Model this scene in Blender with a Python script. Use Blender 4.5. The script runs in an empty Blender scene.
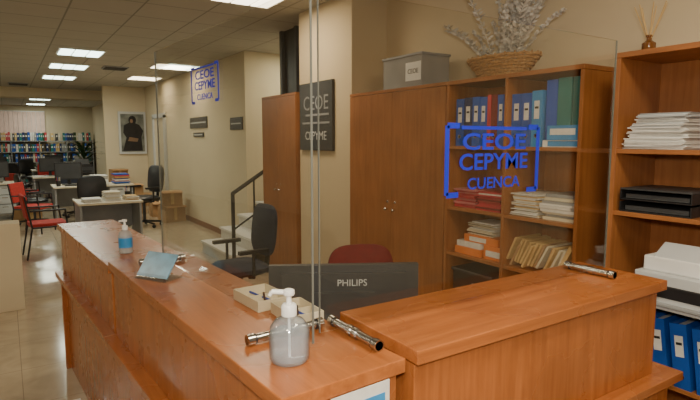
import bpy, math, random
from mathutils import Matrix, Vector
random.seed(7)
R=math.radians
# ---------------- materials ----------------
def newmat(name):
    m=bpy.data.materials.new(name); m.use_nodes=True
    nt=m.node_tree; b=nt.nodes['Principled BSDF']
    return m,nt,b
def lin(c): return (c[0],c[1],c[2],1)
def mat(name,col,rough=.5,metal=0,var=.12,scale=6,emit=0,bump=0,spec=.5,alpha=1):
    m,nt,b=newmat(name)
    tc=nt.nodes.new('ShaderNodeTexCoord'); n=nt.nodes.new('ShaderNodeTexNoise')
    n.inputs['Scale'].default_value=scale; n.inputs['Detail'].default_value=4
    nt.links.new(tc.outputs['Object'],n.inputs['Vector'])
    r=nt.nodes.new('ShaderNodeValToRGB')
    r.color_ramp.elements[0].position=.3; r.color_ramp.elements[1].position=.7
    r.color_ramp.elements[0].color=lin([c*(1-var) for c in col]); r.color_ramp.elements[1].color=lin([min(1,c*(1+var)) for c in col])
    nt.links.new(n.outputs['Fac'],r.inputs['Fac']); nt.links.new(r.outputs['Color'],b.inputs['Base Color'])
    b.inputs['Roughness'].default_value=rough; b.inputs['Metallic'].default_value=metal
    b.inputs['Specular IOR Level'].default_value=spec; b.inputs['Alpha'].default_value=alpha
    if emit:
        b.inputs['Emission Color'].default_value=lin(col); b.inputs['Emission Strength'].default_value=emit
    if bump:
        bp=nt.nodes.new('ShaderNodeBump'); bp.inputs['Strength'].default_value=bump
        nt.links.new(n.outputs['Fac'],bp.inputs['Height']); nt.links.new(bp.outputs['Normal'],b.inputs['Normal'])
    return m
def wood(name,axis,dark=(.28,.084,.022),light=(.44,.15,.043),rough=.26):
    m,nt,b=newmat(name)
    tc=nt.nodes.new('ShaderNodeTexCoord'); mp=nt.nodes.new('ShaderNodeMapping')
    s=[22,22,22]; s[axis]=1.3; mp.inputs['Scale'].default_value=s
    nt.links.new(tc.outputs['Object'],mp.inputs['Vector'])
    n=nt.nodes.new('ShaderNodeTexNoise'); n.inputs['Scale'].default_value=1.6; n.inputs['Detail'].default_value=8; n.inputs['Roughness'].default_value=.65
    n.inputs['Distortion'].default_value=.4
    nt.links.new(mp.outputs['Vector'],n.inputs['Vector'])
    r=nt.nodes.new('ShaderNodeValToRGB')
    r.color_ramp.elements[0].position=.3; r.color_ramp.elements[1].position=.72
    r.color_ramp.elements[0].color=lin(dark); r.color_ramp.elements[1].color=lin(light)
    nt.links.new(n.outputs['Fac'],r.inputs['Fac'])
    n2=nt.nodes.new('ShaderNodeTexNoise'); n2.inputs['Scale'].default_value=3.5; n2.inputs['Detail'].default_value=3
    nt.links.new(tc.outputs['Object'],n2.inputs['Vector'])
    mr=nt.nodes.new('ShaderNodeMapRange'); mr.inputs['To Min'].default_value=.86; mr.inputs['To Max'].default_value=1.14; mr.inputs['From Min'].default_value=.3; mr.inputs['From Max'].default_value=.7
    nt.links.new(n2.outputs['Fac'],mr.inputs['Value'])
    mx=nt.nodes.new('ShaderNodeVectorMath'); mx.operation='SCALE'; nt.links.new(r.outputs['Color'],mx.inputs[0]); nt.links.new(mr.outputs[0],mx.inputs['Scale'])
    nt.links.new(mx.outputs[0],b.inputs['Base Color'])
    m2=nt.nodes.new('ShaderNodeMapRange'); m2.inputs['To Min'].default_value=rough-.07; m2.inputs['To Max'].default_value=rough+.1; nt.links.new(n2.outputs['Fac'],m2.inputs['Value']); nt.links.new(m2.outputs[0],b.inputs['Roughness'])
    return m
WX=wood('wood_grain_x',0); WY=wood('wood_grain_y',1); WZ=wood('wood_grain_z',2)
BX=wood('shelf_wood_z',2,(.28,.100,.030),(.40,.160,.052),.38); BYm=wood('shelf_wood_y',1,(.28,.100,.030),(.40,.160,.052),.38)
EDGE=mat('edge_dark',(.16,.05,.02),.5)
STEEL=mat('brushed_steel',(.55,.54,.52),.22,1,.05)
WALL=mat('wall_paint',(.65,.54,.37),.85,0,.03,2)
WALL2=mat('wall_paint_pale',(.66,.57,.41),.85,0,.03,2)
WHITE=mat('white_plastic',(.8,.8,.78),.35,0,.03)
PAPER=mat('paper',(.72,.71,.67),.8,0,.08,30)
CREAM=mat('cream_plastic',(.66,.6,.46),.45,0,.05)
BLACK=mat('black_plastic',(.02,.02,.022),.4,0,.2)
DGREY=mat('dark_grey',(.05,.052,.056),.45,0,.15)
GREY=mat('grey',(.3,.31,.32),.5,0,.1)
LGREY=mat('light_grey',(.55,.57,.58),.45,0,.06)
BLUE=mat('binder_blue',(.012,.085,.42),.4,0,.15)
BLUE2=mat('binder_light_blue',(.04,.26,.58),.4,0,.15)
NAVY=mat('binder_navy',(.012,.03,.12),.4,0,.2)
TEAL=mat('box_teal',(.01,.17,.17),.45,0,.1)
RED=mat('red_fabric',(.42,.03,.025),.8,0,.2,40)
DRED=mat('dark_red_fabric',(.17,.018,.018),.8,0,.2,40)
REDF=mat('red_folder',(.5,.04,.06),.5,0,.2)
PINK=mat('pink_folder',(.6,.20,.22),.6,0,.2)
ORANGE=mat('orange_card',(.75,.22,.05),.5,0,.1)
YEL=mat('manila',(.62,.42,.18),.7,0,.15)
CARD=mat('cardboard',(.42,.25,.12),.8,0,.1)
NAVYF=mat('chair_navy_fabric',(.025,.033,.06),.85,0,.2,40)
LOGO=mat('logo_blue_vinyl',(.008,.02,.48),.5,0,.05)
GREEN=mat('plant_green',(.03,.07,.02),.6,0,.3)
SILVER=mat('dried_silver_leaf',(.56,.53,.48),.7,0,.25,30)
WICK=mat('wicker',(.42,.24,.10),.7,0,.35,60,bump=.5)
STONE=mat('stair_marble',(.62,.60,.55),.3,0,.08,5)
LAMPG=mat('fluorescent_diffuser',(.78,1,.86),.5,0,.02,emit=6)
LAMPW=mat('warm_diffuser',(1,.86,.62),.5,0,.02,emit=5)
FROST=mat('frosted_plastic',(.5,.5,.49),.3,0,.1,alpha=.5)
def glassmat(name,tint,refl=1.0,rough=.02,body=0,edge=None):
    m=bpy.data.materials.new(name); m.use_nodes=True; nt=m.node_tree; nt.nodes.clear()
    o=nt.nodes.new('ShaderNodeOutputMaterial'); mx=nt.nodes.new('ShaderNodeMixShader')
    t=nt.nodes.new('ShaderNodeBsdfTransparent'); g=nt.nodes.new('ShaderNodeBsdfGlossy'); f=nt.nodes.new('ShaderNodeLayerWeight'); f.inputs['Blend'].default_value=.5
    p=nt.nodes.new('ShaderNodeMath'); p.operation='POWER'; p.inputs[1].default_value=5; nt.links.new(f.outputs['Facing'],p.inputs[0])
    a=nt.nodes.new('ShaderNodeMath'); a.operation='MULTIPLY_ADD'; a.inputs[1].default_value=.9*refl; a.inputs[2].default_value=.04*refl; nt.links.new(p.outputs[0],a.inputs[0])
    t.inputs['Color'].default_value=lin(tint); g.inputs['Roughness'].default_value=rough
    src=t
    if edge:
        rp=nt.nodes.new('ShaderNodeValToRGB'); rp.color_ramp.elements[0].position=.35; rp.color_ramp.elements[1].position=.95
        rp.color_ramp.elements[0].color=lin(tint); rp.color_ramp.elements[1].color=lin(edge)
        nt.links.new(f.outputs['Facing'],rp.inputs['Fac']); nt.links.new(rp.outputs['Color'],t.inputs['Color'])
    if body:
        d=nt.nodes.new('ShaderNodeBsdfDiffuse'); d.inputs['Color'].default_value=(.75,.8,.85,1); m2=nt.nodes.new('ShaderNodeMixShader'); m2.inputs[0].default_value=body
        nt.links.new(t.outputs[0],m2.inputs[1]); nt.links.new(d.outputs[0],m2.inputs[2]); src=m2
    nt.links.new(a.outputs[0],mx.inputs[0]); nt.links.new(src.outputs[0],mx.inputs[1]); nt.links.new(g.outputs[0],mx.inputs[2]); nt.links.new(mx.outputs[0],o.inputs[0])
    return m
GLASS=glassmat('clear_glass',(.955,.95,.925),1.0)
GEDGE=mat('glass_edge',(.13,.135,.12),.3,0,.05)
CLEARP=glassmat('clear_plastic',(.93,.94,.95),1.3)
GEL=glassmat('sanitizer_gel',(.9,.93,.96),1.6,.04,.16,(.42,.46,.5))
def tiled(name,tile,base,line,lw,rough,marb=0,scale=3):
    m,nt,b=newmat(name)
    sp=nt.nodes.new('ShaderNodeSeparateXYZ')
    g=nt.nodes.new('ShaderNodeNewGeometry'); nt.links.new(g.outputs['Position'],sp.inputs[0])
    outs=[]
    for ax in (0,1):
        d=nt.nodes.new('ShaderNodeMath'); d.operation='DIVIDE'; d.inputs[1].default_value=tile; nt.links.new(sp.outputs[ax],d.inputs[0])
        fr=nt.nodes.new('ShaderNodeMath'); fr.operation='FRACT'; nt.links.new(d.outputs[0],fr.inputs[0])
        l=nt.nodes.new('ShaderNodeMath'); l.operation='LESS_THAN'; l.inputs[1].default_value=lw; nt.links.new(fr.outputs[0],l.inputs[0]); outs.append(l)
    mx=nt.nodes.new('ShaderNodeMath'); mx.operation='MAXIMUM'; nt.links.new(outs[0].outputs[0],mx.inputs[0]); nt.links.new(outs[1].outputs[0],mx.inputs[1])
    n=nt.nodes.new('ShaderNodeTexNoise'); n.inputs['Scale'].default_value=scale; n.inputs['Detail'].default_value=8; n.inputs['Distortion'].default_value=marb
    nt.links.new(g.outputs['Position'],n.inputs['Vector'])
    r=nt.nodes.new('ShaderNodeValToRGB'); r.color_ramp.elements[0].position=.3; r.color_ramp.elements[1].position=.7
    v=.12 if marb else .03
    r.color_ramp.elements[0].color=lin([c*(1-v) for c in base]); r.color_ramp.elements[1].color=lin([c*(1+v) for c in base])
    nt.links.new(n.outputs['Fac'],r.inputs['Fac'])
    c=nt.nodes.new('ShaderNodeMix'); c.data_type='RGBA'; nt.links.new(mx.outputs[0],c.inputs['Factor'])
    nt.links.new(r.outputs['Color'],c.inputs['A']); c.inputs['B'].default_value=lin(line)
    nt.links.new(c.outputs['Result'],b.inputs['Base Color']); b.inputs['Roughness'].default_value=rough
    return m
CEIL=tiled('ceiling_tiles',.6,(.46,.44,.39),(.26,.25,.22),.03,.9)
FLOOR=tiled('marble_floor',.6,(.46,.38,.27),(.28,.22,.16),.008,.13,1.5,4)
# ---------------- mesh builder ----------------
class MB:
    def __init__(s,name): s.name=name; s.v=[]; s.f=[]; s.m=[]; s.sm=[]; s.mats=[]; s.M=Matrix.Identity(4)
    def mi(s,m):
        if m not in s.mats: s.mats.append(m)
        return s.mats.index(m)
    def add(s,vs,fs,m,smooth=False,M=None):
        T=s.M@(M if M is not None else Matrix.Identity(4)); o=len(s.v)
        s.v+= [T@Vector(p) for p in vs]; k=s.mi(m)
        for f in fs: s.f.append([i+o for i in f]); s.m.append(k); s.sm.append(smooth)
    def box(s,x0,x1,y0,y1,z0,z1,m,M=None):
        vs=[(x,y,z) for x in(x0,x1) for y in(y0,y1) for z in(z0,z1)]
        s.add(vs,[(0,1,3,2),(4,6,7,5),(0,4,5,1),(2,3,7,6),(0,2,6,4),(1,5,7,3)],m,False,M)
    def cbox(s,c,d,m,rz=0,rx=0,ry=0):
        M=Matrix.Translation(c)@Matrix.Rotation(rz,4,'Z')@Matrix.Rotation(ry,4,'Y')@Matrix.Rotation(rx,4,'X')
        s.box(-d[0]/2,d[0]/2,-d[1]/2,d[1]/2,-d[2]/2,d[2]/2,m,M)
    def lathe(s,prof,loc,m,seg=24,M=None):
        vs=[];fs=[]
        for r,z in prof:
            for i in range(seg):
                a=2*math.pi*i/seg; vs.append((r*math.cos(a),r*math.sin(a),z))
        for j in range(len(prof)-1):
            for i in range(seg):
                k=(i+1)%seg; fs.append((j*seg+i,j*seg+k,(j+1)*seg+k,(j+1)*seg+i))
        fs.append(tuple(reversed(range(seg)))); fs.append(tuple(range((len(prof)-1)*seg,len(prof)*seg)))
        T=Matrix.Translation(loc)
        s.add(vs,fs,m,True,T@M if M is not None else T)
    def cyl(s,p0,p1,r,m,seg=12,r1=None):
        p0=Vector(p0);p1=Vector(p1);d=p1-p0;q=d.to_track_quat('Z','Y').to_matrix().to_4x4()
        s.lathe([(r,0),(r if r1 is None else r1,d.length)],p0,m,seg,q)
    def tube(s,pts,r,m,seg=8):
        for a,b in zip(pts[:-1],pts[1:]): s.cyl(a,b,r,m,seg)
        for a in pts[1:-1]: s.sph(a,r,m)
    def sph(s,c,r,m,sz=(1,1,1),n=8):
        prof=[(max(1e-4,r*math.sin(math.pi*i/n)),-r*math.cos(math.pi*i/n)) for i in range(n+1)]
        s.lathe(prof,c,m,12,Matrix.Diagonal((sz[0],sz[1],sz[2],1)))
    def text(s,t,size,M,m,ext=.0006,bold=.0):
        c=bpy.data.curves.new('t','FONT'); c.body=t; c.size=size; c.extrude=ext; c.align_x='CENTER'; c.align_y='CENTER'; c.offset=bold; c.resolution_u=3
        o=bpy.data.objects.new('t',c); bpy.context.scene.collection.objects.link(o)
        bpy.context.view_layer.update()
        me=bpy.data.meshes.new_from_object(o.evaluated_get(bpy.context.evaluated_depsgraph_get()))
        s.add([v.co[:] for v in me.vertices],[tuple(p.vertices) for p in me.polygons],m,False,M)
        bpy.data.objects.remove(o); bpy.data.meshes.remove(me)
    def poly(s,pts,th,m,M):
        n=len(pts); vs=[(p[0],p[1],0) for p in pts]+[(p[0],p[1],th) for p in pts]
        fs=[tuple(reversed(range(n))),tuple(range(n,2*n))]+[(i,(i+1)%n,n+(i+1)%n,n+i) for i in range(n)]
        s.add(vs,fs,m,False,M)
    def done(s,bevel=0,parent=None,solid=False):
        xs=[v.x for v in s.v];ys=[v.y for v in s.v];zs=[v.z for v in s.v]
        o=Vector(((min(xs)+max(xs))/2,(min(ys)+max(ys))/2,min(zs)))
        me=bpy.data.meshes.new(s.name); me.from_pydata([v-o for v in s.v],[],s.f)
        for m in s.mats: me.materials.append(m)
        for p,k,sm in zip(me.polygons,s.m,s.sm): p.material_index=k; p.use_smooth=sm
        me.update()
        ob=bpy.data.objects.new(s.name,me); ob.location=o; bpy.context.scene.collection.objects.link(ob)
        if any(s.sm):
            try: me.set_sharp_from_angle(angle=R(40))
            except Exception: pass
        if bevel:
            b=ob.modifiers.new('bevel','BEVEL'); b.width=bevel; b.segments=2; b.limit_method='ANGLE'; b.angle_limit=R(50)
        if parent: ob.parent=parent
        return ob
def simple(name,x0,x1,y0,y1,z0,z1,m,bevel=0):
    b=MB(name); b.box(x0,x1,y0,y1,z0,z1,m); return b.done(bevel)
# ---------------- room ----------------
H=2.9
simple('floor',-5.2,5.2,-3.2,23.8,-.1,0,FLOOR)
simple('ceiling',-5.2,5.2,-3.2,23.8,H,H+.1,CEIL)
simple('wall_right',3.02,3.2,-3,5.95,0,H,WALL)
simple('wall_corridor',3.02,3.2,7.45,14,0,H,WALL2)
simple('wall_painting',2.05,5.0,14,14.15,0,H,WALL2)
simple('wall_stair_near',3.2,5.0,5.8,5.95,0,H,WALL)
simple('wall_stair_far',3.2,5.0,7.45,7.6,0,H,WALL2)
simple('wall_stair_back',5.0,5.15,5.8,14.2,0,H,WALL2)
simple('wall_passage',3.0,3.15,14.15,23.5,0,H,WALL2)
simple('wall_far',-5,3.15,23.5,23.65,0,H,WALL2)
simple('wall_left',-5.15,-5,-3,23.65,0,H,WALL2)
simple('wall_rear',-5,3.2,-3.15,-3,0,H,WALL)
b=MB('column'); b.box(2.63,3.02,3.99,4.99,0,H,WALL); b.done(.004)
simple('trim_beam',-5,3.02,15.5,16.0,2.66,H,WALL2)
b=MB('baseboard_corridor'); b.box(3.0,3.02,7.45,14,0,.09,EDGE); b.done()
b=MB('window_1'); BL=mat('blind_fabric',(.62,.46,.38),.8,0,.1,emit=.2)
b.box(-2.2,1.35,23.42,23.5,1.55,2.7,WHITE)
for i in range(24): b.box(-2.15+i*.146,-2.15+i*.146+.13,23.38,23.4,1.6,2.66,BL)
b.done()
b=MB('window_2'); b.box(2.9,2.98,5.0,5.93,2.12,H,BLACK); b.box(2.86,2.9,5.0,5.06,2.12,H,DGREY); b.box(2.86,2.9,5.5,5.55,2.12,H,DGREY); b.box(2.86,2.9,5.87,5.93,2.12,H,DGREY)
b.done()
b=MB('door_1'); b.box(2.96,3.015,12.0,12.1,0,2.15,LGREY); b.box(2.96,3.015,13.0,13.1,0,2.15,LGREY); b.box(2.96,3.015,12.0,13.1,2.1,2.2,LGREY)
b.box(2.99,3.01,12.1,13.0,0.01,2.1,WALL2); b.cyl((2.93,12.18,1.03),(2.93,12.3,1.03),.012,STEEL); b.done()
def lamp(x,y,m,power,col,sx=.58,sy=.58):
    b=MB('ceiling_light'); b.box(x-sx/2-.02,x+sx/2+.02,y-sy/2-.02,y+sy/2+.02,H-.012,H-.001,WHITE)
    n=3
    for i in range(n):
        w=sx/n; b.box(x-sx/2+i*w+.012,x-sx/2+(i+1)*w-.012,y-sy/2,y+sy/2,H-.02,H-.011,m)
    b.done()
    if power:
        l=bpy.data.lights.new('ceiling_light_source','AREA'); l.shape='SQUARE'; l.size=.55; l.energy=power*1.3; l.color=col
        o=bpy.data.objects.new('ceiling_light_source',l); o.location=(x,y,H-.03); bpy.context.scene.collection.objects.link(o)
G=(1,.97,.78); Wm=(1,.81,.57)
for y in (8.9,10.65,12.6,19.5,22.3): lamp(1.03,y,LAMPG,15,G)
for y in (9.7,11.8): lamp(2.55,y,LAMPW,7,Wm)
lamp(3.9,8.6,LAMPW,0,Wm); lamp(3.75,6.75,LAMPG,11,Wm)
lamp(-2.4,9.3,LAMPG,16,G); lamp(-2.4,15,LAMPG,20,G)
lamp(-2.0,3.6,LAMPG,20,Wm); lamp(-.9,-.6,LAMPG,38,Wm); lamp(1.95,4.6,LAMPW,15,Wm); lamp(1.5,.3,LAMPG,27,Wm)  # third panel is in view; the others are unseen, added to light the reception
for x,y in ((1.75,10.4),(.35,14.5)):
    b=MB('ceiling_vent'); b.box(x-.2,x+.2,y-.2,y+.2,H-.02,H-.001,GREY)
    for i in range(5): b.box(x-.18,x+.18,y-.17+i*.08,y-.13+i*.08,H-.03,H-.019,BLACK)
    b.done()
# ---------------- counters ----------------
ang=R(3.55)
ML=Matrix.Translation((.46,.97,0))@Matrix.Rotation(ang,4,'Z')
W=.36
b=MB('reception_counter'); b.M=ML
b.box(0,W,0,1.6,1.012,1.05,WY)
b.box(.018,W-.018,.015,1.585,.70,1.012,WZ)
b.box(-.035,W,-.015,1.6,.665,.70,WY)
b.box(-.01,W-.018,.0,1.585,0.06,.665,WZ)
b.box(.02,W-.03,.03,1.58,0,.06,EDGE)
b.done(.003)
b=MB('reception_counter'); b.M=ML
b.box(0,W,1.61,3.12,.99,1.028,WY)
b.box(.018,W-.018,1.625,3.1,.70,.99,WZ)
b.box(-.03,W,1.61,3.12,.665,.70,WY)
b.box(.03,W-.018,1.625,3.1,0.0,.665,WZ)
b.box(.0,W,3.08,3.11,0,.665,WZ)
b.done(.003)
b=MB('reception_counter')
b.box(.835,2.07,.965,1.335,1.035,1.073,WX)
b.box(.845,2.05,.99,1.32,.70,1.035,WZ)
b.box(.84,2.17,.93,1.335,.665,.70,WX)
b.box(.845,2.12,.96,1.32,0.06,.665,WZ)
b.box(.87,2.10,.99,1.30,0,.06,EDGE)
b.done(.003)
b=MB('office_desk'); b.box(.86,2.35,1.345,2.0,.71,.74,WX); b.box(.87,.9,1.36,1.98,0,.71,WZ); b.box(2.3,2.33,1.36,1.98,0,.71,WZ); b.box(.9,2.3,1.36,1.38,.3,.71,WZ); b.done(.003)
# ---------------- glass ----------------
GH=1.985
def rings(x0,x1): return ((x0,x0+.02),(x1-.02,x1),((x0+x1)/2-.022,(x0+x1)/2-.005),((x0+x1)/2+.005,(x0+x1)/2+.022))
def clampx(b,x0,x1,y,z,r=.0125):
    b.cyl((x0,y,z),(x1,y,z),r,STEEL,20)
    for a,c in rings(x0,x1): b.cyl((a,y,z),(c,y,z),r*1.28,STEEL,20)
    for a in (x0+.022,x1-.025): b.cyl((a,y,z),(a+.003,y,z),r*1.15,BLACK,20)
def clampy(b,x,y0,y1,z,r=.0125):
    b.cyl((x,y0,z),(x,y1,z),r,STEEL,20)
    for a,c in rings(y0,y1): b.cyl((x,a,z),(x,c,z),r*1.28,STEEL,20)
    for a in (y0+.022,y1-.025): b.cyl((x,a,z),(x,a+.003,z),r*1.15,BLACK,20)
b=MB('glass_screen'); b.M=ML
gx=.21
b.box(gx-.003,gx+.003,.202,1.47,1.06,GH,GLASS)
b.box(gx-.003,gx+.003,.20,.202,1.06,GH,GEDGE); b.box(gx-.0032,gx+.0032,1.47,1.473,1.06,GH,GEDGE)
clampx(b,gx-.14,gx+.10,.31,1.0665); clampx(b,gx-.12,gx+.08,1.42,1.0665)
ob=b.done()
def logo(b,w,M,m):
    h=w*.5; t=w*.04
    for sx in(-1,1):
        b.box(sx*w/2-t/2,sx*w/2+t/2,-h/2,h/2,0,.0006,m,M)
        for sy in(-1,1): b.box(min(sx*w/2,sx*w*.38),max(sx*w/2,sx*w*.38),sy*h/2-t/2,sy*h/2+t/2,0,.0006,m,M)
    b.box(-w*.36,w*.36,h*.45,h*.5,0,.0006,m,M)
    b.text('CEOE',w*.17,M@Matrix.Translation((0,h*.26,0))@Matrix.Diagonal((1.65,1,1,1)),m,.0004,w*.003)
    b.text('CEPYME',w*.17,M@Matrix.Translation((0,-h*.04,0))@Matrix.Diagonal((1.25,1,1,1)),m,.0004,w*.003)
    b.text('CUENCA',w*.12,M@Matrix.Translation((0,-h*.36,0))@Matrix.Diagonal((1.2,1,1,1)),m,.0004,w*.0015)
MXm=Matrix(((0,0,-1,0),(-1,0,0,0),(0,1,0,0),(0,0,0,1)))
b=MB('glass_logo_decal'); b.M=ML
logo(b,.25,Matrix.Translation((gx-.0042,.90,1.80))@MXm,LOGO); b.done()
b=MB('glass_screen')
b.box(.682,2.02,1.187,1.193,1.083,GH,GLASS)
b.box(.680,.682,1.187,1.193,1.083,GH,GEDGE); b.box(2.02,2.023,1.1868,1.1932,1.083,GH,GEDGE)
clampy(b,.785,1.06,1.30,1.0665); clampy(b,1.91,1.08,1.29,1.0895)
b.done()
b=MB('glass_logo_decal')
logo(b,.43,Matrix.Translation((1.345,1.1858,1.537))@Matrix.Rotation(R(90),4,'X'),LOGO); b.done()
# ---------------- counter items ----------------
def sanitizer(x,y,z,s):
    b=MB('hand_sanitizer_bottle')
    b.lathe([(.034*s,0),(.045*s,.003*s),(.0495*s,.01*s),(.0505*s,.022*s),(.0505*s,.075*s),(.047*s,.092*s),(.034*s,.108*s),(.018*s,.116*s),(.016*s,.122*s)],(x,y,z),GEL,40)
    b.lathe([(.030*s,.006*s),(.044*s,.010*s),(.047*s,.022*s),(.047*s,.070*s),(.0455*s,.078*s),(.004*s,.0785*s)],(x,y,z),GEL,40)
    b.lathe([(.019*s,.118*s),(.0195*s,.121*s),(.0195*s,.142*s),(.016*s,.147*s),(.007*s,.148*s),(.006*s,.168*s),(.013*s,.169*s),(.015*s,.173*s),(.014*s,.182*s),(.008*s,.185*s)],(x,y,z),WHITE,24)
    b.cyl((x,y,z+.176*s),(x-.036*s,y+.022*s,z+.178*s),.0065*s,WHITE,10); b.cyl((x-.036*s,y+.022*s,z+.178*s),(x-.04*s,y+.025*s,z+.168*s),.005*s,WHITE,8)
    b.cyl((x,y,z+.012*s),(x,y,z+.117*s),.0035*s,WHITE,8)
    b.done()
sanitizer(.565,1.14,1.0505,1.0); 
b=MB('hand_sanitizer_bottle'); x,y,z=.485,2.83,1.0285
b.lathe([(.028,0),(.033,.004),(.033,.09),(.028,.108),(.014,.118),(.013,.122)],(x,y,z),FROST,24)
b.lathe([(.0336,.03),(.0336,.08)],(x,y,z),BLUE2,24)
b.lathe([(.015,.12),(.015,.14),(.006,.142),(.005,.16),(.012,.161),(.012,.172)],(x,y,z),WHITE,20); b.cyl((x,y,z+.167),(x-.03,y-.015,z+.166),.005,WHITE,8); b.done()
def tray(cx,cy,z,l,w,h,rz,name='desk_tray'):
    b=MB(name); b.M=Matrix.Translation((cx,cy,z))@Matrix.Rotation(rz,4,'Z'); t=.004
    b.box(-l/2,l/2,-w/2,w/2,0,t,CREAM); b.box(-l/2,l/2,-w/2,-w/2+t,t,h,CREAM); b.box(-l/2,l/2,w/2-t,w/2,t,h,CREAM)
    b.box(-l/2,-l/2+t,-w/2+t,w/2-t,t,h,CREAM); b.box(l/2-t,l/2,-w/2+t,w/2-t,t,h,CREAM); b.box(-.002,.002,-w/2+t,w/2-t,t,h*.8,CREAM)
    b.cyl((-l/2+.02,-.02,.012),(l/2-.03,.015,.025),.004,BLUE,8); b.cyl((-l/2+.03,.02,.012),(-l/2+.1,-.01,.03),.004,BLACK,8)
    b.done(.001)
tray(.702,1.62,1.0505,.185,.125,.036,R(94)); tray(.73,1.42,1.0505,.165,.105,.036,R(88))
b=MB('leaflet_holder'); b.M=Matrix.Translation((.465,2.13,1.0525))@Matrix.Rotation(R(-60),4,'Z')@Matrix.Scale(1.12,4)
LB=mat('leaflet_print',(.12,.28,.42),.3,0,.35,14)
b.cbox((0,.02,.045),(.15,.004,.10),CLEARP,rx=R(-38)); b.cbox((0,.017,.047),(.145,.003,.095),LB,rx=R(-38)); b.cbox((0,.018,.002),(.15,.09,.004),CLEARP); b.cbox((0,-.02,.012),(.15,.004,.022),CLEARP)
b.done()
b=MB('paper_notice'); b.M=ML
b.box(.125,.30,-.006,-.0035,.80,1.014,PAPER); b.box(.14,.285,-.0075,-.006,.955,.985,BLUE2); b.done()
b=MB('power_cable'); b.tube([(.30,3.35,.02),(.25,3.3,.012),(.23,3.2,.012),(.26,3.1,.012),(.30,3.0,.012)],.008,WHITE); b.box(.22,.29,3.34,3.42,0,.05,WHITE); b.done()
# ---------------- monitor ----------------
b=MB('computer_monitor'); b.M=Matrix.Translation((1.105,1.73,.7405))@Matrix.Rotation(R(-29),4,'Z')
b.box(-.30,.30,0,.03,.035,.365,DGREY)
b.cbox((0,-.008,.205),(.50,.02,.26),DGREY); b.cbox((0,-.025,.18),(.24,.02,.16),DGREY)
b.box(-.28,.28,.0305,.032,.05,.35,BLACK)
b.cbox((0,-.01,.05),(.07,.03,.12),BLACK); b.lathe([(.11,0),(.11,.01),(.03,.018)],(0,-.01,0),BLACK,32)
b.text('PHILIPS',.038,Matrix.Translation((.03,-.0185,.295))@Matrix.Rotation(R(90),4,'X'),LGREY,.0008)
for i in range(7): b.box(-.2+i*.028,-.18+i*.028,-.0195,-.017,.12,.135,BLACK)
b.done(.006)
# ---------------- office chairs ----------------
def officechair(x,y,rz,fab,sc=1,name='office_chair'):
    b=MB(name); b.M=Matrix.Translation((x,y,0))@Matrix.Rotation(rz,4,'Z')@Matrix.Scale(sc,4)
    for i in range(5):
        a=i*2*math.pi/5; p=(.27*math.cos(a),.27*math.sin(a),.07); b.cyl((0,0,.1),p,.022,BLACK,8,.015); b.sph((p[0],p[1],.03),.03,BLACK)
    b.cyl((0,0,.09),(0,0,.42),.025,DGREY); b.cbox((0,0,.43),(.25,.22,.03),BLACK)
    def pad(M,w,h,t):
        n=28;rings=[(.0,-.5),(.85,-.5),(1,-.2),(1,.2),(.85,.5),(.0,.5)];vs=[];fs=[]
        for k,z in rings:
            for i in range(n):
                a=2*math.pi*i/n;c=math.cos(a);s_=math.sin(a)
                vs.append((k*w/2*math.copysign(abs(c)**.55,c),k*h/2*math.copysign(abs(s_)**.55,s_),z*t))
        for j in range(len(rings)-1):
            for i in range(n):
                q=(i+1)%n; fs.append((j*n+i,j*n+q,(j+1)*n+q,(j+1)*n+i))
        b.add(vs,fs,fab,True,M)
    pad(Matrix.Translation((0,0,.48)),.48,.46,.08)
    pad(Matrix.Translation((0,.24,.80))@Matrix.Rotation(R(84),4,'X'),.44,.46,.07)
    b.cbox((0,.27,.55),(.06,.02,.3),BLACK,rx=R(-6)); b.cbox((0,.19,.43),(.06,.18,.02),BLACK)
    for sx in(-1,1):
        b.tube([(sx*.2,0,.43),(sx*.29,0,.45),(sx*.29,0,.66)],.014,BLACK); b.cbox((sx*.29,.0,.67),(.05,.26,.03),BLACK)
    b.done()
officechair(1.70,2.38,R(-20),DRED,.94); officechair(1.68,4.35,R(-88),NAVYF,1.0)
# ---------------- storage cabinets / bookcases ----------------
def cabinet(name,x,y0,y1,h,depth,doors=2):
    b=MB(name); t=.02
    b.box(x+.02,x+depth,y0,y0+t,0,h-t,BX); b.box(x+.02,x+depth,y1-t,y1,0,h-t,BX); b.box(x,x+depth,y0-.003,y1+.003,h-t,h+.005,BYm)
    b.box(x+depth-.01,x+depth,y0+t,y1-t,.05,h-t,BX); b.box(x+.04,x+depth-.02,y0+t,y1-t,0,.07,EDGE)
    w=(y1-y0)/doors
    for i in range(doors):
        b.box(x,x+.019,y0+i*w+.002,y0+(i+1)*w-.002,.075,h-t-.003,BX)
    for i in range(doors):
        yy=y0+w+( .05 if i else -.05)
        b.cyl((x-.002,yy,1.10),(x+.001,yy,1.10),.011,STEEL,16); b.cyl((x-.022,yy,1.04),(x+.001,yy,1.04),.006,STEEL,10); b.sph((x-.024,yy,1.04),.012,STEEL)
    return b.done(.002)
cabinet('storage_cabinet',2.6,2.752,3.975,2.0,.4)
cabinet('storage_cabinet',2.6,5.03,5.9,2.1,.26)
def bookcase(name,x,y0,y1,h,depth,levels,divs):
    b=MB(name); t=.022
    for yy in (y0,y1-t): b.box(x,x+depth,yy,yy+t,0,h-t,BX)
    b.box(x-.004,x+depth,y0-.003,y1+.003,h-t,h+.004,BYm)
    b.box(x+depth-.008,x+depth,y0+t,y1-t,0,h-t,BX)
    for z in levels: b.box(x+.006,x+depth-.008,y0+t,y1-t,z-t,z,BYm)
    for d in divs: b.box(x+.002,x+depth-.008,d-t/2,d+t/2,0,h-t,BX)
    b.box(x+.02,x+depth-.01,y0+t,y1-t,0,.06,BX)
    return b.done(.0015)
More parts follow.
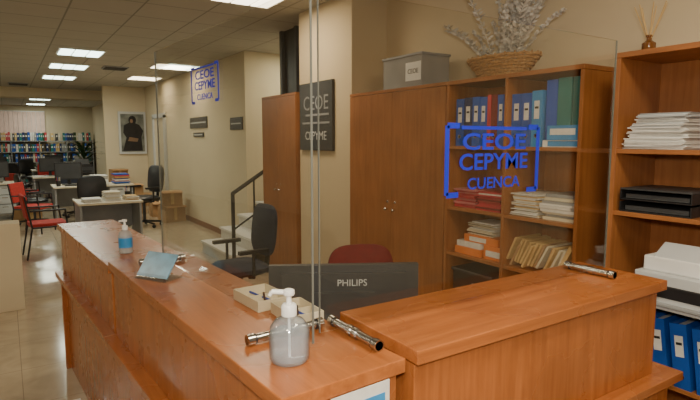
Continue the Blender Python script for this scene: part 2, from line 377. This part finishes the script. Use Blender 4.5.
bookcase('bookcase',2.6,1.70,2.742,2.0,.4,[.08,.43,.81,1.135,1.56],[2.221])
bookcase('bookcase',2.6,.62,1.526,2.03,.4,[.08,.43,.81,1.24,1.555],[])
def binder(b,y,w,z,h,m,x=2.64,tilt=0,label=True,d=.27):
    M=Matrix.Translation((x,y,z))@Matrix.Rotation(tilt,4,'X')
    b.box(0,d,0,.003,0,h,m,M); b.box(0,d,w-.003,w,0,h,m,M); b.box(0,.003,.003,w-.003,0,h,m,M); b.box(.01,d-.01,.006,w-.006,.01,h-.02,PAPER,M)
    if label:
        b.box(-.001,0,w*.25,w*.75,h*.50,h*.82,PAPER,M)
        b.box(-.0015,-.001,w*.32,w*.68,h*.68,h*.72,BLACK,M)
    b.cyl((M@Vector((-.002,w/2,h*.2)))[:],(M@Vector((.001,w/2,h*.2)))[:],.013,STEEL,14); b.cyl((M@Vector((-.0025,w/2,h*.2)))[:],(M@Vector((-.001,w/2,h*.2)))[:],.008,BLACK,12)
b=MB('binder_row'); y=2.655
for w,h,m,l in[(.072,.32,BLUE,1),(.072,.325,NAVY,1),(.065,.325,BLUE,1),(.06,.32,BLUE,1),(.03,.33,REDF,0),(.05,.33,DRED,0),(.05,.325,BLUE,1)]:
    binder(b,y-w+.03,w,1.5605,h,m,label=l); y-=w+.003
b.done()
b=MB('binder_row'); y=2.205
for w,h,m,l in[(.07,.32,BLUE,1),(.07,.32,BLUE,1),(.07,.33,BLUE2,1)]:
    binder(b,y-w,w,1.5605,h,m,label=l); y-=w+.004
b.box(2.66,2.93,1.735,1.80,1.685,1.95,TEAL); b.box(2.65,2.93,1.805,1.89,1.6,1.95,TEAL); b.box(2.65,2.93,1.893,1.965,1.6,1.945,BLUE); b.done()
b=MB('box_file'); b.box(2.63,2.93,1.73,1.965,1.5605,1.60,WHITE); b.box(2.628,2.63,1.74,1.93,1.565,1.595,BLUE2); b.done()
b=MB('box_file'); b.box(2.62,2.648,1.73,1.93,1.6005,1.683,BLUE2); b.box(2.65,2.93,1.73,1.80,1.6005,1.683,BLUE2); b.box(2.618,2.62,1.75,1.91,1.63,1.665,PAPER); b.done()
def stack(name,x0,x1,y0,y1,z,n,th,mats_,jit=.012,bev=0):
    b=MB(name); zz=z+.0005
    for i in range(n):
        t=th*random.uniform(.6,1.4); j=random.uniform(0,jit); k=random.uniform(0,jit)
        b.box(x0+j,x1-k,y0+k,y1-j,zz,zz+t*.92,random.choice(mats_)); zz+=t
    return b.done()
stack('folder_stack',2.63,2.93,2.25,2.48,1.135,12,.011,[REDF,REDF,PINK,PAPER,DRED],.03); stack('folder_stack',2.65,2.93,2.49,2.71,1.135,12,.011,[REDF,PINK,REDF],.03)
stack('book_stack',2.63,2.93,1.74,1.97,1.135,9,.015,[PAPER,PAPER,WHITE,CREAM,GREY],.03); stack('paper_stack',2.63,2.93,1.98,2.19,1.135,22,.006,[PAPER,PAPER,WHITE,CREAM,YEL],.035)
b=MB('box_stack'); b.box(2.64,2.92,2.43,2.67,.811,.86,ORANGE); b.box(2.65,2.92,2.44,2.66,.861,.90,PAPER); b.box(2.65,2.92,2.24,2.41,.811,.90,ORANGE); b.box(2.648,2.65,2.26,2.39,.83,.87,PAPER); b.box(2.66,2.9,2.30,2.60,.901,.95,ORANGE);b.box(2.658,2.66,2.4,2.55,.91,.94,PAPER); b.done()
stack('paper_stack',2.68,2.92,2.34,2.6,.951,12,.007,[PAPER,CREAM,WHITE],.04)
b=MB('envelope_stack')
for i in range(16):
    b.cbox((2.76+random.uniform(-.02,.02),2.17-i*.026,.905+random.uniform(-.02,.02)),(.24,.014,.16),random.choice([YEL,YEL,CREAM,CARD]),rx=R(24+random.uniform(-5,5)))
b.done()
b=MB('storage_box'); b.box(2.64,2.92,2.32,2.68,.431,.68,BLACK); b.box(2.637,2.64,2.36,2.5,.52,.62,GREY); b.box(2.63,2.93,2.31,2.69,.681,.70,DGREY); b.done(.003)
stack('paper_stack',2.63,2.9,2.24,2.30,.43,8,.012,[PAPER,CREAM]); stack('paper_stack',2.62,2.92,1.75,2.18,.43,18,.013,[PAPER,CREAM,WHITE,GREY])
b=MB('paper_stack'); zz=1.5555
for i in range(26):
    t=.0068; o=random.uniform(-.012,.012); b.cbox((2.78+o+ .002*i*.3,1.34+random.uniform(-.012,.012)-.0008*i,zz+t/2),(.29,.30-.003*i,t*.8),random.choice([PAPER,PAPER,GREY,LGREY,WHITE]),rz=random.uniform(-.08,.08)); zz+=t
b.done()
b=MB('letter_tray')
for k in range(2):
    z=1.2405+k*.06
    b.box(2.62,2.93,1.14,1.48,z,z+.006,BLACK); b.box(2.62,2.93,1.14,1.146,z+.006,z+.05,BLACK); b.box(2.62,2.93,1.474,1.48,z+.006,z+.05,BLACK); b.box(2.92,2.93,1.146,1.474,z+.006,z+.05,BLACK); b.box(2.64,2.91,1.16,1.46,z+.008,z+.03,DGREY)
b.box(2.62,2.93,1.14,1.48,1.352,1.36,DGREY)
b.done()
b=MB('printer'); b.box(2.52,2.92,.80,1.33,.811,.98,LGREY); b.box(2.56,2.92,.82,1.31,.98,1.05,WHITE); b.cbox((2.62,1.06,1.075),(.12,.42,.012),LGREY,ry=R(-30)); b.box(2.50,2.52,.86,1.27,.83,.85,GREY); b.box(2.515,2.53,.88,1.25,.87,.93,BLACK)
b.cbox((2.53,.86,1.0),(.05,.06,.02),DGREY,ry=R(-30)); b.done(.008)
b=MB('binder_row')
for i in range(7): binder(b,1.38-i*.1,.075,.4305,.315,BLUE,x=2.61,tilt=R(-8))
b.done()
# ---------------- on top of cabinets ----------------
b=MB('storage_box'); x0,x1,y0,y1,z=2.66,2.94,3.08,3.56,2.006; t=.004
b.box(x0,x1,y0,y1,z,z+t,FROST); b.box(x0,x0+t,y0,y1,z+t,z+.25,FROST); b.box(x1-t,x1,y0,y1,z+t,z+.25,FROST); b.box(x0+t,x1-t,y0,y0+t,z+t,z+.25,FROST); b.box(x0+t,x1-t,y1-t,y1,z+t,z+.25,FROST)
b.box(x0-.008,x1+.008,y0-.008,y1+.008,z+.24,z+.256,GREY)
b.box(x0+.02,x1-.02,y0+.02,y0+.2,z+.005,z+.15,DGREY); b.box(x0+.03,x1-.02,y0+.22,y1-.2,z+.005,z+.21,CARD); b.box(x0+.02,x1-.04,y1-.17,y1-.03,z+.005,z+.12,DGREY); b.sph((x0+.12,y0+.12,z+.19),.05,CARD)
b.box(x0-.002,x0,y0+.008,y0+.19,z+.05,z+.19,WHITE); b.text('CEOE',.05,Matrix.Translation((x0-.003,y0+.10,z+.12))@MXm,BLACK)
b.done()
b=MB('wicker_basket'); c=(2.79,2.42,2.016)
for k in range(7):
    rr=.13+.012*k; z=.01+k*.018
    pts=[(c[0]+rr*.8*math.cos(a*math.pi/12),c[1]+rr*1.35*math.sin(a*math.pi/12),c[2]+z+.003*(-1)**(a+k)) for a in range(25)]
    for p,q in zip(pts[:-1],pts[1:]): b.cyl(p,q,.0105,WICK,6)
for a in range(24):
    an=a*math.pi/12; b.cyl((c[0]+.128*.8*math.cos(an),c[1]+.128*1.35*math.sin(an),c[2]),(c[0]+.205*.8*math.cos(an),c[1]+.205*1.35*math.sin(an),c[2]+.135),.006,WICK,6)
b.lathe([(.1,-.01),(.1,.01)],c,WICK,24)
b.done()
b=MB('dried_flower_arrangement')
for i in range(34):
    az=random.uniform(0,2*math.pi); el=random.uniform(.15,1.0); L=random.uniform(.3,.62)
    d=Vector((math.cos(az)*.35*el-.1,math.sin(az)*.8*el,1)).normalized(); p=Vector((c[0]+.03*math.cos(az),c[1]+.08*math.sin(az),c[2]+.03)); pts=[p.copy()]
    for k in range(8):
        d=(d+Vector((0,.0+math.sin(az)*.05,-.05*k*.3))).normalized(); p=p+d*L/8; p.x=min(p.x,2.95); pts.append(p.copy())
    for k,(p_,q_) in enumerate(zip(pts[:-1],pts[1:])): b.cyl(p_,q_,.0028,SILVER,5)
    feather=i%3!=0
    for k in range(2,9):
        for j in range(12):
            t=random.random(); pp=pts[k-1].lerp(pts[k],t); an=random.uniform(0,6.28); o=Vector((math.cos(an),math.sin(an),.55)).normalized()*(random.uniform(.03,.055) if feather else random.uniform(.015,.03))
            s_=o.cross(Vector((random.uniform(-1,1),random.uniform(-1,1),.3))).normalized()*(.008 if feather else .012)
            b.add([pp,pp+o*.5+s_,pp+o,pp+o*.5-s_],[(0,1,2,3)],SILVER)
for v in b.v: v.x=min(v.x,3.0)
b.done()
b=MB('reed_diffuser'); c=(2.75,1.45,2.035)
b.lathe([(.028,0),(.032,.005),(.032,.05),(.012,.065),(.012,.08),(.016,.082),(.016,.09)],c,mat('amber_glass',(.18,.07,.02),.15),24)
for i in range(7):
    a=i*.9; b.cyl((c[0],c[1],c[2]+.05),(c[0]+.05*math.cos(a),c[1]+.08*math.sin(a),c[2]+.24),.0025,YEL,6)
b.done()
b=MB('wall_sign'); b.box(2.60,2.628,4.28,4.93,1.5,2.17,DGREY)
MS=Matrix.Translation((2.599,4.6,1.86))@MXm
b.text('CEOE',.2,MS@Matrix.Translation((0,.1,0)),GREY); b.text('CEPYME',.12,MS@Matrix.Translation((0,-.22,0)),LGREY); b.box(-.27,.27,-.1,-.08,0,.002,GREY,MS)
b.box(-.2,.26,-.02,.0,0,.002,GREY,MS)
b.done()
for ya,yb,za,zb in((9.2,10.2,1.82,2.02),(7.55,8.05,1.76,1.95),(9.4,10.0,1.66,1.74)):
    b=MB('wall_sign'); b.box(3.0,3.018,ya,yb,za,zb,DGREY); b.box(2.998,3.0,ya+.05,yb-.05,(za+zb)/2-.01,(za+zb)/2+.01,LGREY); b.done()
b=MB('framed_painting'); ART=mat('painting_canvas',(.16,.17,.15),.5,0,.7,4); b.box(2.36,3.0,13.95,13.99,1.26,2.30,LGREY); b.box(2.41,2.95,13.94,13.95,1.32,2.24,ART)
MP=Matrix.Translation((2.68,13.94,1.78))@Matrix.Rotation(R(90),4,'X')
FIG=mat('painting_figure',(.012,.01,.01),.6,0,.5,8)
b.poly([(-.24,-.44),(.22,-.44),(.2,-.1),(.25,.05),(.16,.2),(.06,.24),(-.08,.25),(-.2,.18),(-.22,.0),(-.15,-.12)],.003,FIG,MP)
b.poly([(.09*math.cos(i*math.pi/8)+.0,.31+.11*math.sin(i*math.pi/8)) for i in range(16)],.005,FIG,MP)
b.poly([(.035*math.cos(i*math.pi/6)-.02,.29+.05*math.sin(i*math.pi/6)) for i in range(12)],.007,mat('painting_skin',(.25,.15,.09),.6),MP)
b.poly([(-.12,-.2),(.1,-.22),(.13,-.14),(-.08,-.1)],.006,mat('painting_hands',(.2,.12,.07),.6),MP)
b.done()
# ---------------- stairs ----------------
b=MB('staircase')
for i in range(9):
    x=2.3+i*.28; b.box(x,x+.30 if i<8 else 4.95,6.2,7.40,0 if i==0 else i*.17-.02,(i+1)*.17-.03,STONE); b.box(x-.02,x+.30,6.19,7.41,(i+1)*.17-.03,(i+1)*.17,WHITE)
b.done()
b=MB('stair_handrail')
b.tube([(2.3,6.14,0),(2.3,6.14,.95),(4.4,6.14,2.25)],.025,BLACK)
for i in range(1,8):
    x=2.3+i*.28; b.cyl((x,6.14,0),(x,6.14,.95+i*.28*.619),.012,BLACK)
b.tube([(2.3,6.14,.5),(4.4,6.14,1.8)],.012,BLACK)
b.done()
# ---------------- far office ----------------
simple('low_partition',-.7,.07,5.75,6.0,0,.83,WALL2,.005)
b=MB('shelving_unit')
for z in(.0,.38,.76,1.14,1.55): b.box(-2.5,2.9,22.9,23.3,z,z+.03,GREY)
for i in range(7): b.box(-2.5+i*.9-.015,-2.5+i*.9+.015,22.9,23.3,0,1.6,GREY)
b.done()
b=MB('binder_row')
for z in(.03,.41,.79,1.17,1.58):
    x=-2.45
    while x<2.8:
        w=random.uniform(.06,.09); 
        if random.random()<.92: b.box(x,x+w-.008,22.93,23.2,z+.002,z+random.uniform(.26,.32),random.choice([BLUE,NAVY,GREY,TEAL,DGREY,PAPER,REDF,GREEN,YEL,BLUE,CREAM])); b.box(x+.015,x+w-.022,22.925,22.93,z+.14,z+.2,PAPER)
        x+=w
b.done()
def desk(x0,x1,y0,y1,dr=True):
    b=MB('office_desk'); b.box(x0,x1,y0,y1,.71,.74,CREAM); b.box(x0+.02,x0+.05,y0+.03,y1-.03,0,.71,GREY); b.box(x1-.05,x1-.02,y0+.03,y1-.03,0,.71,GREY); b.box(x0+.05,x1-.05,y1-.1,y1-.08,.3,.71,GREY)
    if dr:
        b.box(x1-.45,x1-.07,y0+.05,y1-.12,.12,.70,GREY)
        for k in range(3): b.box(x1-.44,x1-.08,y0+.035,y0+.05,.14+k*.19,.31+k*.19,LGREY); b.box(x1-.31,x1-.21,y0+.028,y0+.035,.26+k*.19,.275+k*.19,STEEL)
    b.done(.003)
desk(.78,1.62,7.9,8.6,False); desk(.7,2.1,11.0,11.8); desk(.5,1.9,14.2,15); desk(-1.2,.2,12.5,13.3); desk(.6,2.2,17.5,18.2); desk(-1.4,.1,16,16.8); desk(-1.2,.2,19.5,20.3)
def mon(x,y,z,rz):
    b=MB('computer_monitor'); b.M=Matrix.Translation((x,y,z+.0005))@Matrix.Rotation(rz,4,'Z')
    b.box(-.24,.24,0,.03,.1,.43,BLACK); b.box(-.22,.22,-.003,0,.12,.41,DGREY); b.box(-.03,.03,.03,.05,.01,.2,BLACK); b.box(-.12,.12,-.06,.1,0,.012,BLACK); b.done(.004)
mon(1.0,11.5,.74,R(-15)); mon(.9,14.7,.74,R(10)); mon(-.2,12.9,.74,0); mon(1.2,17.8,.74,0); mon(-.2,16.4,.74,R(20)); mon(-.3,19.9,.74,0)
stack('paper_stack',.85,1.1,8.0,8.3,.74,6,.008,[PAPER,WHITE],.03); stack('paper_stack',1.14,1.36,8.05,8.4,.74,12,.01,[PAPER,WHITE,CREAM],.03); stack('paper_stack',1.35,1.65,11.1,11.5,.74,14,.012,[PAPER,WHITE,GREY],.03)
stack('folder_stack',1.75,2.05,11.1,11.5,.74,14,.014,[PAPER,CARD,BLUE,GREY,REDF],.03); stack('folder_stack',1.0,1.3,14.25,14.5,.74,12,.014,[PAPER,DGREY,BLUE,GREY],.03); stack('folder_stack',1.4,1.6,8.05,8.3,.74,7,.01,[CARD,YEL,PAPER],.03); stack('paper_stack',.7,.93,17.55,17.7,.74,16,.012,[PAPER,GREY,NAVY],.03)
def printer(x,y,z,m1,m2):
    b=MB('printer'); b.box(x-.22,x+.22,y-.2,y+.2,z+.0005,z+.2,m1); b.box(x-.2,x+.2,y-.18,y+.18,z+.2,z+.26,m2); b.box(x-.15,x+.15,y-.3,y-.2,z+.06,z+.075,m2); b.box(x-.17,x+.17,y-.204,y-.2,z+.08,z+.13,BLACK); b.cbox((x,y+.12,z+.32),(.3,.012,.16),m1,rx=R(-20)); b.done(.006)
printer(1.6,14.6,.74,DGREY,BLACK); printer(1.9,17.85,.74,LGREY,WHITE)
def pencil_cup(x,y,z):
    b=MB('pencil_cup'); b.lathe([(.035,0),(.04,.1)],(x,y,z+.0005),BLACK,16)
    for i,m in enumerate((RED,BLUE,YEL,WHITE)): b.cyl((x+.01*i-.015,y,z+.02),(x+.02*i-.03,y+.015*(i%2),z+.17),.004,m,6)
    b.done()
pencil_cup(1.5,8.4,.74); pencil_cup(.8,11.2,.74)
b=MB('keyboard'); b.box(.9,1.3,11.12,11.26,.7405,.758,BLACK)
for i in range(10):
    for j in range(3): b.box(.915+i*.037,.945+i*.037,11.13+j*.04,11.16+j*.04,.758,.763,DGREY)
b.done()
def redchair(x,y,rz,fab):
    b=MB('visitor_chair'); b.M=Matrix.Translation((x,y,0))@Matrix.Rotation(rz,4,'Z')
    for sx in(-1,1):
        b.tube([(sx*.23,-.24,0),(sx*.23,-.22,.43),(sx*.23,.2,.43),(sx*.23,.27,.86)],.012,BLACK); b.cyl((sx*.23,.2,.43),(sx*.23,.28,0),.012,BLACK)
        b.tube([(sx*.23,-.22,.43),(sx*.25,-.2,.66),(sx*.25,.22,.66)],.012,BLACK)
    b.cbox((0,-.01,.45),(.44,.44,.06),fab); b.cbox((0,.25,.70),(.42,.04,.34),fab,rx=R(-9))
    b.done(.018)
redchair(.42,8.35,R(95),RED); redchair(.35,10.6,R(60),RED); redchair(.3,14.0,R(120),RED); officechair(1.2,12.4,R(10),NAVYF); officechair(.9,15.8,0,RED); officechair(2.1,10.2,R(-70),BLACK,1.1); officechair(.25,15.2,R(40),BLACK); officechair(.4,11.6,R(100),BLACK,.95); officechair(.6,18.7,R(20),BLACK); officechair(1.15,9.2,R(0),BLACK,1.0)
b=MB('potted_palm'); c=Vector((1.75,15.9,0)); b.lathe([(.12,0),(.18,.32),(.2,.34)],c,CARD,20); b.tube([c+Vector((0,0,.3)),c+Vector((.03,0,1.1))],.02,CARD)
for i in range(34):
    az=random.uniform(0,6.28); p=c+Vector((.02,0,random.uniform(.7,1.25))); d=Vector((math.cos(az)*.6,math.sin(az)*.6,1)).normalized()
    for k in range(6):
        q=p+d*.13; s_=d.cross(Vector((0,0,1))).normalized()*.04*(1-abs(k-2.5)/4); b.add([p-s_,p+s_,q+s_*.8,q-s_*.8],[(0,1,2,3)],GREEN); p=q; d=(d+Vector((0,0,-.28))).normalized()
b.done()
def cbx(x,y,z,s,rz,name='cardboard_box'):
    b=MB(name); b.M=Matrix.Translation((x,y,z))@Matrix.Rotation(rz,4,'Z'); b.box(-s/2,s/2,-s*.4,s*.4,0,s*.75,CARD); b.box(-.03,.03,-s*.4-.001,s*.4+.001,s*.1,s*.751,YEL); b.cbox((0,-s*.5,s*.72),(s,.2*s,.005),CARD,rx=R(20)); b.done()
cbx(2.7,10.6,0,.42,.2); cbx(2.7,10.6,.316,.38,-.1); cbx(2.25,13.6,0,.45,.1); cbx(2.25,13.6,.34,.4,0); cbx(2.25,13.6,.642,.36,.1); cbx(2.7,11.5,0,.4,0); cbx(2.75,13.6,0,.4,.05); cbx(2.3,12.3,0,.45,.1); cbx(2.3,12.3,.34,.4,0); cbx(.3,12.2,0,.4,.4)
# ---------------- lights, world, camera ----------------
fl=bpy.data.lights.new('camera_flash','AREA'); fl.size=.12; fl.energy=32; fl.color=(1,.91,.77)
fo=bpy.data.objects.new('camera_flash',fl); fo.location=(0,-.05,1.78); fo.rotation_euler=(R(84),0,R(-33)); bpy.context.scene.collection.objects.link(fo)
w=bpy.data.worlds.new('world'); bpy.context.scene.world=w; w.use_nodes=True; w.node_tree.nodes['Background'].inputs[0].default_value=(.9,.85,.75,1); w.node_tree.nodes['Background'].inputs[1].default_value=.25
cd=bpy.data.cameras.new('camera'); cd.sensor_width=36; cd.lens=27; co=bpy.data.objects.new('camera',cd); co.location=(0,0,1.6); co.rotation_euler=(R(83.5),0,R(-33.2)); bpy.context.scene.collection.objects.link(co)
bpy.context.scene.camera=co
